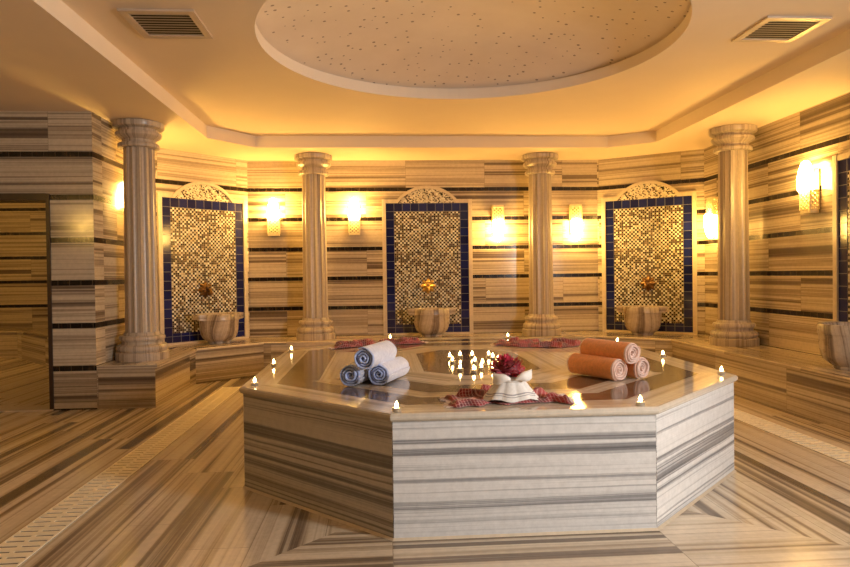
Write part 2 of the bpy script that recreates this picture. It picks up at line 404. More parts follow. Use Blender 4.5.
# ceiling: soffit with tray opening, tray with round opening, dome
TL, TR, TB, TF = -1.805, 3.14, 7.64, 1.46
tray = [(TL, TF + .45), (TL + .42, TF), (TR - .45, TF), (TR, TF + .35), (TR, 7.32), (2.69, TB), (-1.40, TB), (TL, 7.11)]
CX, CY, CRAD = .632, 4.58, 1.44
def plate(name, outer, inner, z, mat):
    bm = bmesh.new(); es = []
    for loop in (outer, inner):
        if not loop: continue
        vs = [bm.verts.new((x, y, z)) for x, y in loop]
        es += [bm.edges.new((vs[i], vs[(i + 1) % len(vs)])) for i in range(len(vs))]
    bmesh.ops.triangle_fill(bm, use_beauty=True, use_dissolve=False, edges=es, normal=(0, 0, -1))
    me = bpy.data.meshes.new(name); bm.to_mesh(me); bm.free(); me.uv_layers.new(name='UVMap'); me.materials.append(mat)
    o = bpy.data.objects.new(name, me); COL.objects.link(o); return o
circ = [(CX + CRAD * math.cos(2 * PI * i / 96), CY + CRAD * math.sin(2 * PI * i / 96)) for i in range(96)]
struct(plate('ceiling', [(-6.8, YF - .2), (4.1, YF - .2), (4.1, 10.9), (-6.8, 10.9)], tray, CEIL, M['ceiling']), 'lower ceiling border in warm cream paint around the room', 'ceiling')
struct(plate('ceiling_tray', tray, circ, TRAY, M['ceiling']), 'raised cream ceiling panel around the round recess', 'ceiling')
b = MB()
for i in range(8):
    p, q = tray[i], tray[(i + 1) % 8]
    b.face([(*p, CEIL), (*q, CEIL), (*q, TRAY), (*p, TRAY)])
struct(b.build('trim_2', M['fascia'], merge=True), 'upright cream step running around the raised ceiling', 'trim')
b = MB()
ring = lambda r, z: [(CX + r * math.cos(2 * PI * i / 96), CY + r * math.sin(2 * PI * i / 96), z) for i in range(96)]
b.grid([ring(CRAD, TRAY), ring(CRAD, TRAY + .085), ring(CRAD + .05, TRAY + .085), ring(CRAD + .05, TRAY + .11)], closed=True, smooth=False)
struct(b.build('trim_3', M['fascia']), 'round cream rim of the ceiling recess', 'trim')
b = MB(); RS = 1.52; rise = .24; rows = []
for i in range(17):
    t = i / 16; r = RS * (1 - t) + 1e-3; rows.append(ring(r, TRAY + .10 + rise * (1 - (r / RS) ** 2)))
b.grid(rows, closed=True)
struct(b.build('ceiling_dome', M['dome']), 'round shallow ceiling dome speckled with tiny dark holes', 'ceiling')
b = MB(); b.face([(-6.8, YF - .2, 3.3), (4.1, YF - .2, 3.3), (4.1, 10.9, 3.3), (-6.8, 10.9, 3.3)]); struct(b.build('ceiling_slab', M['ceiling']), 'structural slab over the ceiling', 'ceiling')

# ceiling vents
def vent(x0, x1, y0, y1, label):
    t = thing('ceiling_vent', label, 'vent', ((x0 + x1) / 2, (y0 + y1) / 2, TRAY), 0, 'ceiling vents')
    w, h = (x1 - x0) / 2, (y1 - y0) / 2; fw = .045
    b = MB()
    b.box(-w, w, -h, -h + fw, -.014, -.001); b.box(-w, w, h - fw, h, -.014, -.001); b.box(-w, -w + fw, -h + fw, h - fw, -.014, -.001); b.box(w - fw, w, -h + fw, h - fw, -.014, -.001)
    b.build('frame', M['vent'], t)
    b = MB(); b.box(-w + fw, w - fw, -h + fw, h - fw, -.003, -.0015); b.build('backing', M['black'], t)
    b = MB(); n = 9
    for i in range(n):
        y = -h + fw + (i + .5) * (2 * h - 2 * fw) / n
        b.face([(-w + fw, y - .017, -.013), (w - fw, y - .017, -.013), (w - fw, y + .018, -.006), (-w + fw, y + .018, -.006)])
        b.face([(-w + fw, y - .017, -.011), (-w + fw, y + .018, -.004), (w - fw, y + .018, -.004), (w - fw, y - .017, -.011)])
    b.build('louvre', M['slat'], t)
vent(-1.535, -1.09, 4.04, 4.50, 'rectangular louvred air vent in the ceiling left of the round recess')
vent(2.45, 2.875, 4.02, 4.45, 'rectangular louvred air vent in the ceiling right of the round recess')

# ------------------------------------------------------------------ benches
def offs(pts, d):
    """offset an open plan polyline to its right by d"""
    out = []
    for i, p in enumerate(pts):
        ns = []
        for a, c in ((i - 1, i), (i, i + 1)):
            if 0 <= a and c < len(pts):
                dx, dy = pts[c][0] - pts[a][0], pts[c][1] - pts[a][1]; L = math.hypot(dx, dy); ns.append((dy / L, -dx / L))
        if len(ns) == 1: out.append((p[0] + ns[0][0] * d, p[1] + ns[0][1] * d))
        else:
            bx, by = ns[0][0] + ns[1][0], ns[0][1] + ns[1][1]; k2 = 2 * d / (bx * bx + by * by); out.append((p[0] + bx * k2, p[1] + by * k2))
    return out
def bench(name, label, front, back, h, s0=0.0):
    t = thing(name, label, 'bench', (0, 0, 0))
    inn = offs(front, -.018)
    b = MB(); s = s0
    for i in range(len(front) - 1):
        p, q = inn[i], inn[i + 1]; L = math.hypot(q[0] - p[0], q[1] - p[1])
        b.face([(*p, 0), (*q, 0), (*q, h - .03), (*p, h - .03)], [(s, .3 * i), (s + L, .3 * i), (s + L, .3 * i + h), (s, .3 * i + h)]); s += L
    for p, q in ((back[0], inn[0]), (inn[-1], back[-1])):
        L = math.hypot(q[0] - p[0], q[1] - p[1])
        b.face([(*p, 0), (*q, 0), (*q, h - .03), (*p, h - .03)], [(90, 1), (90 + L, 1), (90 + L, 1 + h), (90, 1 + h)])
    b.build('base', M['bench'], t)
    b = MB(); s = s0 + 3.3
    lip = [(0, h - .03), (.0, h - .008), (-.008, h)]
    lines = [[(x, y, z) for x, y in offs(front, d)] for d, z in lip]
    for i in range(len(front) - 1):
        p, q, r, u = front[i], front[i + 1], back[i + 1], back[i]; L = math.hypot(q[0] - p[0], q[1] - p[1]); dx, dy = (q[0] - p[0]) / L, (q[1] - p[1]) / L
        uvf = lambda P: ((P[0] - p[0]) * dx + (P[1] - p[1]) * dy + s, (P[0] - p[0]) * -dy + (P[1] - p[1]) * dx + .6 * i - P[2])
        for k2 in range(2):
            F = [lines[k2][i], lines[k2][i + 1], lines[k2 + 1][i + 1], lines[k2 + 1][i]]; b.face(F, [uvf(P) for P in F])
        F = [lines[2][i], lines[2][i + 1], (*r, h), (*u, h)]; b.face(F, [uvf(P) for P in F])
        F = [(*p, h - .03), (*u, h - .03), (*r, h - .03), (*q, h - .03)]; b.face(F, [uvf(P) for P in F])
        s += L
    for p, q in ((back[0], front[0]), (front[-1], back[-1])):
        F = [(*p, h - .03), (*q, h - .03), (*q, h), (*p, h)]; b.face(F, [(P[0], P[2]) for P in F])
    b.build('seat_slab', M['seat'], t)
    return t
front = [(-1.99, YP), (-1.99, 7.27), (-1.376, 7.83), (2.589, 7.83), (3.27, 7.266), (3.27, .80)]
back = [(XL + .002, YP), (XL + .002, 7.639), (BL[0] + .001, 8.488), (BR[0] - .001, 8.488), (XR - .004, 7.72), (XR - .004, .80)]
bench('marble_bench', 'long low striped marble bench running along the walls around the room', front, back, HB, 5.0)
bench('side_room_bench', 'low striped marble bench in the dim room beyond the doorway', [(-6.55, 10.1), (-5.37, 10.1), (-3.1, 7.5)], [(-6.55, 10.715), (-5.0, 10.715), (-2.69, 8.0)], .40, 15.0)

# ------------------------------------------------------------------ platform
OX, OY, OA, OB, OD, OW = .6265, 4.532, 1.3975, 1.693, .806, 1.183
def octo(d):
    w = OW / 2 - .41421 * d; a = OA - d; bb = OB - d; s = bb - (OD - .58579 * d)
    return [(OX - w, OY - bb), (OX + w, OY - bb), (OX + a, OY - s), (OX + a, OY + s), (OX + w, OY + bb), (OX - w, OY + bb), (OX - a, OY + s), (OX - a, OY - s)]
PH = .553
pf = thing('marble_platform', 'large octagonal grey veined marble platform in the middle of the room', 'platform', (OX, OY, 0))
def loc(p, z): return (p[0] - OX, p[1] - OY, z)
side_parts = []
for i in range(8):
    b = MB(); o = octo(.014); p, q = o[i], o[(i + 1) % 8]; L = math.hypot(q[0] - p[0], q[1] - p[1])
    o2 = octo(.034); r, u = o2[(i + 1) % 8], o2[i]; z1 = PH - .034; e = .0015
    dx, dy = (q[0] - p[0]) / L * e, (q[1] - p[1]) / L * e
    p = (p[0] + dx, p[1] + dy); q = (q[0] - dx, q[1] - dy)
    s = 11.37 * i + 2.0; vs = 3.1 * i + (.14 if i == 0 else 0)
    b.face([loc(p, .004), loc(q, .004), loc(q, z1), loc(p, z1)], [(s, vs), (s + L, vs), (s + L, vs + z1), (s, vs + z1)])
    b.face([loc(r, .004), loc(u, .004), loc(u, z1), loc(r, z1)], [(s, vs), (s + L, vs), (s + L, vs + z1), (s, vs + z1)])
    for A, B in ((q, r), (u, p)): b.face([loc(A, .004), loc(B, .004), loc(B, z1), loc(A, z1)])
    b.face([loc(p, z1), loc(q, z1), loc(r, z1), loc(u, z1)]); b.face([loc(u, .004), loc(r, .004), loc(q, .004), loc(p, .004)])
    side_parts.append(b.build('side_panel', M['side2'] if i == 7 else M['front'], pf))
b = MB()
prof = [(.03, PH - .034), (.002, PH - .034), (-.004, PH - .026), (-.006, PH - .017), (-.004, PH - .007), (.004, PH)]
def octring(b, d1, z1, d2, z2, seed=0.0, which=range(8), smooth=False):
    A, B = octo(d1), octo(d2)
    for i in which:
        p, q, r, u = A[i], A[(i + 1) % 8], B[(i + 1) % 8], B[i]; L = math.hypot(q[0] - p[0], q[1] - p[1]); dx, dy = (q[0] - p[0]) / L, (q[1] - p[1]) / L
        P4 = [loc(p, z1), loc(q, z1), loc(r, z2), loc(u, z2)]
        w = [(x + OX, y + OY) for x, y, z in P4]
        uv = [((x - p[0]) * dx + (y - p[1]) * dy + 7.7 * i + seed, (x - p[0]) * -dy + (y - p[1]) * dx + d1 + i * 2.3 + seed - z * .7) for (x, y), (_, _, z) in zip(w, P4)]
        b.face(P4, uv, 0, smooth)
for (d1, z1), (d2, z2) in zip(prof[:-1], prof[1:]): octring(b, d1, z1, d2, z2)
octring(b, .004, PH, .185, PH)
b.build('border', M['border'], pf)
b = MB()
sides, diags = (2, 6), (0, 1, 3, 4, 5, 7)
octring(b, .185, PH, .41, PH, 1, sides); octring(b, .185, PH, .366, PH, 1, diags); octring(b, .49, PH, .70, PH, 2, diags)
cen = octo(1.03); b.face([loc(p, PH) for p in cen], [p for p in cen])
b.build('dark_inlay', M['dark'], pf)
b = MB()
octring(b, .41, PH, 1.03, PH, 3, sides); octring(b, .366, PH, .49, PH, 4, diags); octring(b, .70, PH, 1.03, PH, 5, diags)
b.build('light_inlay', M['light_inlay'], pf)

b = MB(); octring(b, .002, .0008, .0138, .010); b.build('grout_line', M['frame'], pf)
# ------------------------------------------------------------------ columns
def make_column(label, x, y):
    t = thing('marble_column', label, 'column', (x, y, HB), 0, 'fluted marble columns on the bench')
    H = CEIL - HB
    b = MB()
    base = [(0.001, 0), (.236, 0), (.238, .004), (.238, .070), (.232, .076), (.214, .078), (.226, .094), (.231, .112), (.226, .130), (.210, .144), (.188, .147), (.182, .160), (.182, .174), (.188, .184), (.200, .187), (.205, .200), (.205, .214), (.198, .226), (.168, .229), (.162, .245), (.158, .262)]
    b.lathe(base, 40, uvf=lambda i, j: (base[i][1] * 2, j * .03)); b.build('base', M['column'], t, sharp=.7)
    b = MB(); n = 14 * 8; R0, R1 = .156, .142
    z0, z1 = .245, H - .232
    rows = []
    for i in range(9):
        tt = i / 8; z = z0 + (z1 - z0) * tt; R = R0 + (R1 - R0) * tt
        rows.append([((R * (1 - .10 * abs(math.sin(7 * a)) ** .7)) * math.cos(a) if True else 0, (R * (1 - .10 * abs(math.sin(7 * a)) ** .7)) * math.sin(a), z) for a in [2 * PI * j / n + .1 for j in range(n)]])
    b.grid(rows, lambda i, j: (i * .22 + x, j * .0085 + x * 3.1), closed=True, smooth=False); b.build('shaft', M['column'], t)
    b = MB(); zc = H - .245
    cap = [(.14, 0), (.178, .001), (.186, .008), (.188, .024), (.184, .040), (.176, .046), (.150, .050), (.150, .078), (.164, .088), (.188, .100), (.206, .116), (.208, .134), (.203, .146), (.178, .150), (.178, .176), (.206, .182), (.226, .190), (.230, .198), (.230, .240), (.001, .2425)]
    b.lathe([(r, z + zc) for r, z in cap], 40, uvf=lambda i, j: (i * .05, j * .026)); b.build('capital', M['column'], t, sharp=.7)
    return t
col = make_column('fluted marble column between the two upper wall lamps left of the middle niche', -.80, 8.15)
dup(col, (2.0, 8.15, HB), 1.1, 'fluted marble column between the two wall lamps right of the middle niche')
dup(col, (3.650, 6.62, HB), 2.3, 'large fluted marble column on the bench by the right wall')
dup(col, (-2.272, 6.45, HB), .6, 'large fluted marble column on the bench end beside the doorway pier')

# ------------------------------------------------------------------ fountain niches (local: wall at y=0, room towards -y, z from the floor)
def make_niche(label, loc_, rz):
    t = thing('fountain_niche_panel', label, 'tiled niche', loc_, rz, 'tiled fountain niches')
    S, Z0, Z1 = .531, HB + .022, 2.07
    fwid = .048
    def prism(b, poly, y0, y1, mi=0):
        n = len(poly)
        b.face([(x, y1, z) for x, z in poly], [(z, x) for x, z in poly], mi)
        for i in range(n):
            (xa, za), (xb, zb) = poly[i], poly[(i + 1) % n]
            b.face([(xa, y0, za), (xb, y0, zb), (xb, y1, zb), (xa, y1, za)], [(za, xa), (zb, xb), (zb, xb + .03), (za, xa + .03)], mi)
    # frame: two jambs, sill, head shoulders and the arch band
    for sgn in (-1, 1):
        b = MB(); xs = sorted((sgn * S, sgn * (S + fwid))); b.box(xs[0], xs[1], -.034, -.001, HB, Z1 + fwid, grain='z', so=sgn * 3)
        b.build('jamb', M['frame'], t)
    b = MB(); b.box(-S, S, -.034, -.001, HB, Z0, grain='x'); b.build('sill', M['frame'], t)
    b = MB(); ro, ri, cz = .36, .31, 0
    w, hgt = .42, .222; Rr = (w * w + hgt * hgt) / (2 * hgt); zc = Z1 + hgt - Rr; th = math.asin(w / Rr)
    N = 24; outer = [(Rr * math.sin(-th + 2 * th * i / N), zc + Rr * math.cos(-th + 2 * th * i / N)) for i in range(N + 1)]
    w2, h2 = .375, .185; R2 = (w2 * w2 + h2 * h2) / (2 * h2); zc2 = Z1 + h2 - R2; t2 = math.asin(w2 / R2)
    inner = [(R2 * math.sin(-t2 + 2 * t2 * i / N), zc2 + R2 * math.cos(-t2 + 2 * t2 * i / N)) for i in range(N + 1)]
    for y in (-.036,):
        for i in range(N):
            (xa, za), (xb, zb), (xc, zc_), (xd, zd) = outer[i], outer[i + 1], inner[i + 1], inner[i]
            b.face([(xd, y, zd), (xc, y, zc_), (xb, y, zb), (xa, y, za)], [(i * .04, 0), (i * .04 + .04, 0), (i * .04 + .04, .05), (i * .04, .05)])
            b.face([(xa, y, za), (xb, y, zb), (xb, -.001, zb), (xa, -.001, za)]); b.face([(xd, -.001, zd), (xc, -.001, zc_), (xc, y, zc_), (xd, y, zd)])
    for sgn in (-1, 1):      # shoulders beside the arch
        poly = [(sgn * S, Z1), (sgn * S, Z1 + fwid)]
        k = [(x, z) for x, z in outer if x * sgn > 0 and z < Z1 + fwid + .02]
        k.sort(key=lambda q: q[1], reverse=True)
        prism(b, poly + [(sgn * max(abs(q[0]) for q in k if q[1] >= Z1 + fwid - .01), Z1 + fwid)] + [q for q in k if q[1] < Z1 + fwid - .01], -.001, -.030)
    b.build('arch_band', M['frame'], t)
    b = MB(); prism(b, [(x, z) for x, z in inner], -.001, -.014); 
    for i in range(len(b.uv)): b.uv[i] = [(b.v[j][0], b.v[j][2]) for j in b.f[i]]
    b.build('lunette_mosaic', M['lunette'], t)
    T = .1062
    b = MB()
    for (x0, x1, z0, z1) in ((-S, -S + T, Z0, Z1), (S - T, S, Z0, Z1), (-S + T, S - T, Z1 - T, Z1), (-S + T, S - T, Z0, Z0 + T)):
        p = [(x0, -.016, z0), (x1, -.016, z0), (x1, -.016, z1), (x0, -.016, z1)]
        b.face(p, [(q[0] + S, q[2] - Z1 + 20 * T) for q in p])
    b.box(-S + T - .001, -S + T, -.016, -.012, Z0 + T, Z1 - T); b.box(S - T, S - T + .001, -.016, -.012, Z0 + T, Z1 - T)
    b.build('blue_tile_border', M['blue'], t)
    b = MB(); p = [(-S + T, -.012, Z0 + T), (S - T, -.012, Z0 + T), (S - T, -.012, Z1 - T), (-S + T, -.012, Z1 - T)]
    b.face(p, [(q[0] + .424, q[2]) for q in p]); b.build('mosaic_field', M['mosaic'], t)
    return t
aL = math.atan2(BL[1] - CL[1], BL[0] - CL[0]); aR = math.atan2(CR[1] - BR[1], CR[0] - BR[0])
spots = [('middle', (.606, 8.49, 0), 0.0), ('left', ((CL[0] + BL[0]) / 2 - .012, (CL[1] + BL[1]) / 2 - .012, 0), aL),
         ('right', ((CR[0] + BR[0]) / 2 - .01, (CR[1] + BR[1]) / 2 + .007, 0), aR), ('far', (XR, 4.838, 0), -PI / 2)]
NL = {'middle': 'blue tiled mosaic niche with arched top in the middle of the back wall', 'left': 'blue tiled arched mosaic niche on the angled wall behind the left column',
      'right': 'blue tiled arched mosaic niche on the angled wall beside the big right column', 'far': 'blue tiled niche cut by the right edge of the photo'}
BLb = {'middle': 'carved marble wash basin under the middle mosaic niche', 'left': 'carved marble wash basin under the mosaic niche beside the left column',
       'right': 'carved marble wash basin under the mosaic niche near the big right column', 'far': 'carved marble wash basin cut by the right edge of the photo'}
TLb = {'middle': 'bright brass flower shaped tap on the middle mosaic niche', 'left': 'dark bronze flower shaped tap on the mosaic niche beside the left column',
       'right': 'dark bronze flower shaped tap on the mosaic niche near the big right column', 'far': 'bronze flower shaped tap on the niche at the right edge of the photo'}
# basin, local: wall at y=0
def make_basin(label, loc_, rz):
    t = thing('marble_basin', label, 'basin', loc_, rz, 'marble wash basins on the bench')
    c = (0, -.262, 0)
    b = MB()
    prof = [(.001, 0), (.120, 0), (.126, .012), (.124, .024), (.150, .038), (.186, .068), (.207, .11), (.216, .16), (.221, .24), (.224, .268), (.230, .272), (.231, .336), (.224, .346), (.196, .346), (.188, .33), (.18, .22), (.14, .12), (.001, .10)]
    b.lathe(prof, 44, c, uvf=lambda i, j: (prof[i][1] * 1.2 + .1, j * .032 + .04 * math.sin(j * .28 + 6 * prof[i][1])))
    b.build('bowl', M['basin'], t, sharp=.7)
    for sgn in (-1, 1):
        b = MB(); P = []
        for k2, (x, hw, z0) in enumerate(((.205, .090, .270), (.245, .082, .274), (.285, .070, .280), (.300, .055, .288))):
            P.append([(sgn * x, c[1] - hw, z0), (sgn * x, c[1] + hw, z0), (sgn * x, c[1] + hw, .345), (sgn * x, c[1] - hw, .345)])
        b.grid(P, lambda i, j: (i * .05 + .4, j * .07 + 2), closed=True, smooth=False); b.face(P[-1] if sgn > 0 else P[-1][::-1], [(0, 0), (.1, 0), (.1, .05), (0, .05)])
        b.build('ear', M['basin'], t)
    return t
def make_tap(label, loc_, rz, mat):
    t = thing('brass_tap', label, 'tap', loc_, rz, 'ornate taps over the basins')
    b = MB(); n = 64
    def rosette(R, lobes, y0, y1):
        r1 = [((R * (1 + .16 * math.cos(lobes * a))) * math.cos(a) for a in [0])]
        A = [2 * PI * i / n for i in range(n)]
        rows = []
        for rr, y in ((1.0, y0), (1.0, y0 - .006), (.78, y1 + .008), (.5, y1), (.42, y1 - .012), (.001, y1 - .02)):
            rows.append([(R * rr * (1 + .17 * math.cos(lobes * a) * min(1, rr * 1.3)) * math.cos(a), y, R * rr * (1 + .17 * math.cos(lobes * a) * min(1, rr * 1.3)) * math.sin(a)) for a in A])
        b.grid(rows, closed=True, smooth=True, flip=False)
    rosette(.088, 8, -.012, -.045); b.build('rosette', mat, t)
    b = MB(); b.tube([(0, -.05, 0), (0, -.10, .004), (0, -.135, -.006), (0, -.150, -.035), (0, -.152, -.06)], [.018, .016, .014, .013, .016], 10); b.build('spout', mat, t)
    b = MB()
    b.tube([(0, -.07, .01), (0, -.07, .045)], .009, 8)
    for a in (0, PI / 2):
        b.tube([(.05 * math.cos(a), -.07 + .03 * math.sin(a), .048), (-.05 * math.cos(a), -.07 - .03 * math.sin(a), .048)], .007, 8)
    b.build('handle', mat, t)
    return t
niche = make_niche(NL['middle'], *spots[0][1:]); basin = make_basin(BLb['middle'], (spots[0][1][0] + .02, 8.49 - .036, HB), 0)
for key, p, a in spots[1:]:
    dup(niche, p, a, NL[key])
    nx, ny = math.sin(a) * .036, -math.cos(a) * .036
    dup(basin, (p[0] + nx, p[1] + ny, HB), a, BLb[key])
for key, p, a in spots: make_tap(TLb[key], (p[0], p[1], 1.005), a, M['brass'] if key == 'middle' else M['bronze'])

# ------------------------------------------------------------------ wall lamps (local: wall at y=0)
def make_sconce(label, loc_, rz, up):
    t = thing('wall_sconce', label, 'wall lamp', loc_, rz, 'lit lattice wall lamps')
    W, Dp, Hh = .070, .095, .39
    f = (lambda z: z) if up else (lambda z: Hh - z)
    def bx(b, x0, x1, y0, y1, z0, z1): zz = sorted((f(z0), f(z1))); b.box(x0, x1, y0, y1, zz[0], zz[1])
    b = MB(); bx(b, -W, W, -.012, -.001, 0, Hh); b.build('back_plate', M['plate'], t)
    b = MB(); bx(b, -W, W, -Dp, -.012, 0, .03); b.build('end_cap', M['lattice'], t)
    b = MB(); LT = .20
    def bar(p, q, wd, n3):
        p, q = Vector((p[0], p[1], f(p[2]))), Vector((q[0], q[1], f(q[2]))); d = (q - p).normalized(); s = d.cross(Vector(n3)).normalized() * wd; nn = Vector(n3) * .004
        A = [p + s, p - s, q - s, q + s]
        for k2 in (-1, 1):
            F = [a + nn * k2 for a in A]; b.face([tuple(v) for v in (F if k2 > 0 else F[::-1])])
        for i in range(4):
            a, c = A[i], A[(i + 1) % 4]; b.face([tuple(a + nn), tuple(a - nn), tuple(c - nn), tuple(c + nn)])
    def panel(o, du, width, n3, cols):
        st = width / cols; rows = int(round((LT - .03) / st)); h = (LT - .03) / rows
        P = lambda i, j: (o[0] + du[0] * i * st, o[1] + du[1] * i * st, .03 + j * h)
        for i in range(cols):
            for j in range(rows):
                bar(P(i, j), P(i + 1, j + 1), .0052, n3); bar(P(i + 1, j), P(i, j + 1), .0052, n3)
        for i in (0, cols): bar(P(i, 0), P(i, rows), .006, n3)
        bar(P(0, rows), P(cols, rows), .006, n3)
    panel((-W, -Dp), (1, 0), 2 * W, (0, -1, 0), 3)
    panel((-W, -.012), (0, -1), Dp - .012, (-1, 0, 0), 2); panel((W, -.012), (0, -1), Dp - .012, (1, 0, 0), 2)
    b.build('lattice_shade', M['lattice'], t)
    b = MB(); P = []
    for r, z in ((.001, .19), (.055, .192), (.068, .205), (.073, .24), (.074, .30), (.068, .345), (.06, .385), (.048, .42), (.040, .45), (.022, .468), (.001, .472)):
        P.append([(r * math.cos(2 * PI * i / 28), -.088 + r * .95 * math.sin(2 * PI * i / 28), f(z)) for i in range(28)])
    b.grid(P, closed=True); b.build('lit_globe', M['globe'], t)
    return t
s_up = make_sconce('lit wall lamp in the back left corner, glowing upwards left of the left back column', (-1.335, 8.49, 1.665), 0, True)
dup(s_up, (-.325, 8.49, 1.665), 0, 'lit wall lamp glowing upwards between the left back column and the middle niche')
dup(s_up, (XR, 5.69, 1.655), -PI / 2, 'lit lattice wall lamp glowing upwards on the right wall')
dup(s_up, (XL, 6.92, 1.66), PI / 2, 'lit wall lamp hidden behind the large left column')
dup(s_up, (XF, 1.5, 1.66), PI / 2, 'added lit wall lamp out of view on the brown left wall, for warm fill')  # unseen lamp, added to warm the left floor and platform side
s_dn = make_sconce('lit wall lamp glowing downwards between the middle niche and the right back column', (1.515, 8.49, 1.645), 0, False)
dup(s_dn, (2.535, 8.49, 1.645), 0, 'lit wall lamp glowing downwards right of the right back column')
dup(s_dn, (XR, 7.41, 1.61), -PI / 2, 'lit wall lamp glowing downwards half hidden left of the big right column')

# ------------------------------------------------------------------ floor drains
def drain(x, y0, y1, label):
    t = thing('floor_drain', label, 'drain', (x, (y0 + y1) / 2, 0), 0, 'slotted floor drains')
    L = (y1 - y0) / 2; W = .098
    b = MB(); b.box(-W, W, -L, L, .0004, .0018); b.build('channel', M['gap'], t)
    b = MB()
    for xs in ((-W, -W + .010), (-.008, .008), (W - .010, W)): b.box(xs[0], xs[1], -L, L, .0018, .006)
    n = int((y1 - y0) / .058)
    for i in range(n):
        y = -L + (i + .5) * 2 * L / n
        b.box(-W + .010, -.008, y - .0195, y + .0195, .0018, .006); b.box(.008, W - .010, y - .0195, y + .0195, .0018, .006)
    b.build('slotted_cover', M['drain'], t)
drain(-1.565, 1.6, 7.0, 'long cream slotted drain strip in the floor on the left')
drain(2.825, 1.6, 6.9, 'long cream slotted drain strip in the floor along the right bench')

# ------------------------------------------------------------------ towels
def towel(name, label, cen, axis, R, L, mats, group, turns=4.2, phase=0.0, seed=0):
    """rolled towel: spiral cloth strip extruded along its axis; cen is the middle of the visible end"""
    rnd = random.Random(seed)
    t = thing(name, label, 'towel', cen, math.atan2(axis[1], axis[0]) - PI / 2, group)
    # local: y along axis, x sideways
    N = 150; pitch = R / turns
    def sp(tt, k2):
        a = phase + tt * turns * 2 * PI
        r = .006 + (R - .006) * tt + k2 * pitch * .40
        r = min(r, R) if k2 > 0 else r
        w = 1 + .035 * math.sin(2 * a + seed) + .02 * math.sin(5 * a)
        rr = r * w
        x, z = rr * math.cos(a), rr * math.sin(a)
        return x, max(z, -R + .0005)
    ys = [0, .004, .012, .03, L * .35, L * .65, L - .03, L - .012, L - .004, L]
    ins = [.35, .78, 1, 1, 1, 1, 1, 1, .78, .35]
    rows = []
    for y, q in zip(ys, ins):
        row = []
        wob = .0022 * math.sin(y * 37 + seed)
        for i in range(N + 1):
            tt = i / N; x, z = sp(tt, q * .9); row.append((x + wob, y + .006 * math.sin(tt * 9 + seed), z))
        for i in range(N, -1, -1):
            tt = i / N; x, z = sp(tt, -q * .9); row.append((x + wob, y + .006 * math.sin(tt * 9 + seed), z))
        rows.append(row)
    b = MB(); m = len(rows[0])
    body = lambda i, j: 0 if (2 <= i <= 6 and (int(N * .68) < j < N + 3)) else 1
    b.grid(rows, lambda i, j: (i * .05, j * .004), closed=True, mif=body)
    for row, fl_ in ((rows[0], 0), (rows[-1], 1)):
        for i in range(N):
            q = [row[i], row[i + 1], row[2 * N - i], row[2 * N + 1 - i]]
            b.face(q if not fl_ else q[::-1], [(0, 0)] * 4, 1, True)
    b.build('rolled_cloth', mats, t)
    return t
TZ = PH + .0005; tr = .061
ax = (.36, .93)
G1, G2 = 'lavender blue rolled towels', 'orange rolled towels'
lm, om = [M['lilac'], M['blue_edge']], [M['orange'], M['pink_edge']]
towel('rolled_towel', 'pale lavender rolled towel at the lower left of its stack of three', (-.176, 3.56, TZ + tr), ax, tr, .34, lm, G1, 3.6, 2.2, 1)
towel('rolled_towel', 'pale lavender rolled towel at the lower right of its stack of three', (-.022, 3.575, TZ + tr), ax, tr, .36, lm, G1, 3.8, 1.2, 2)
towel('rolled_towel', 'pale lavender rolled towel lying on top of the other two', (-.098, 3.50, TZ + tr + .0955), ax, tr, .37, lm, G1, 3.6, 4.6, 3)
ax2 = (-.44, .90)
tr2 = .060
towel('rolled_towel', 'orange rolled towel with pale pink end at the lower left of its stack', (1.300, 3.53, TZ + tr2), ax2, tr2, .36, om, G2, 4.6, .6, 4)
towel('rolled_towel', 'orange rolled towel with pale pink end at the lower right, mostly hidden', (1.452, 3.585, TZ + tr2), ax2, tr2, .36, om, G2, 4.4, 1.9, 5)
towel('rolled_towel', 'orange rolled towel lying on top of the other two orange ones', (1.374, 3.525, TZ + tr2 + .0925), ax2, tr2, .36, om, G2, 4.6, 3.1, 6)

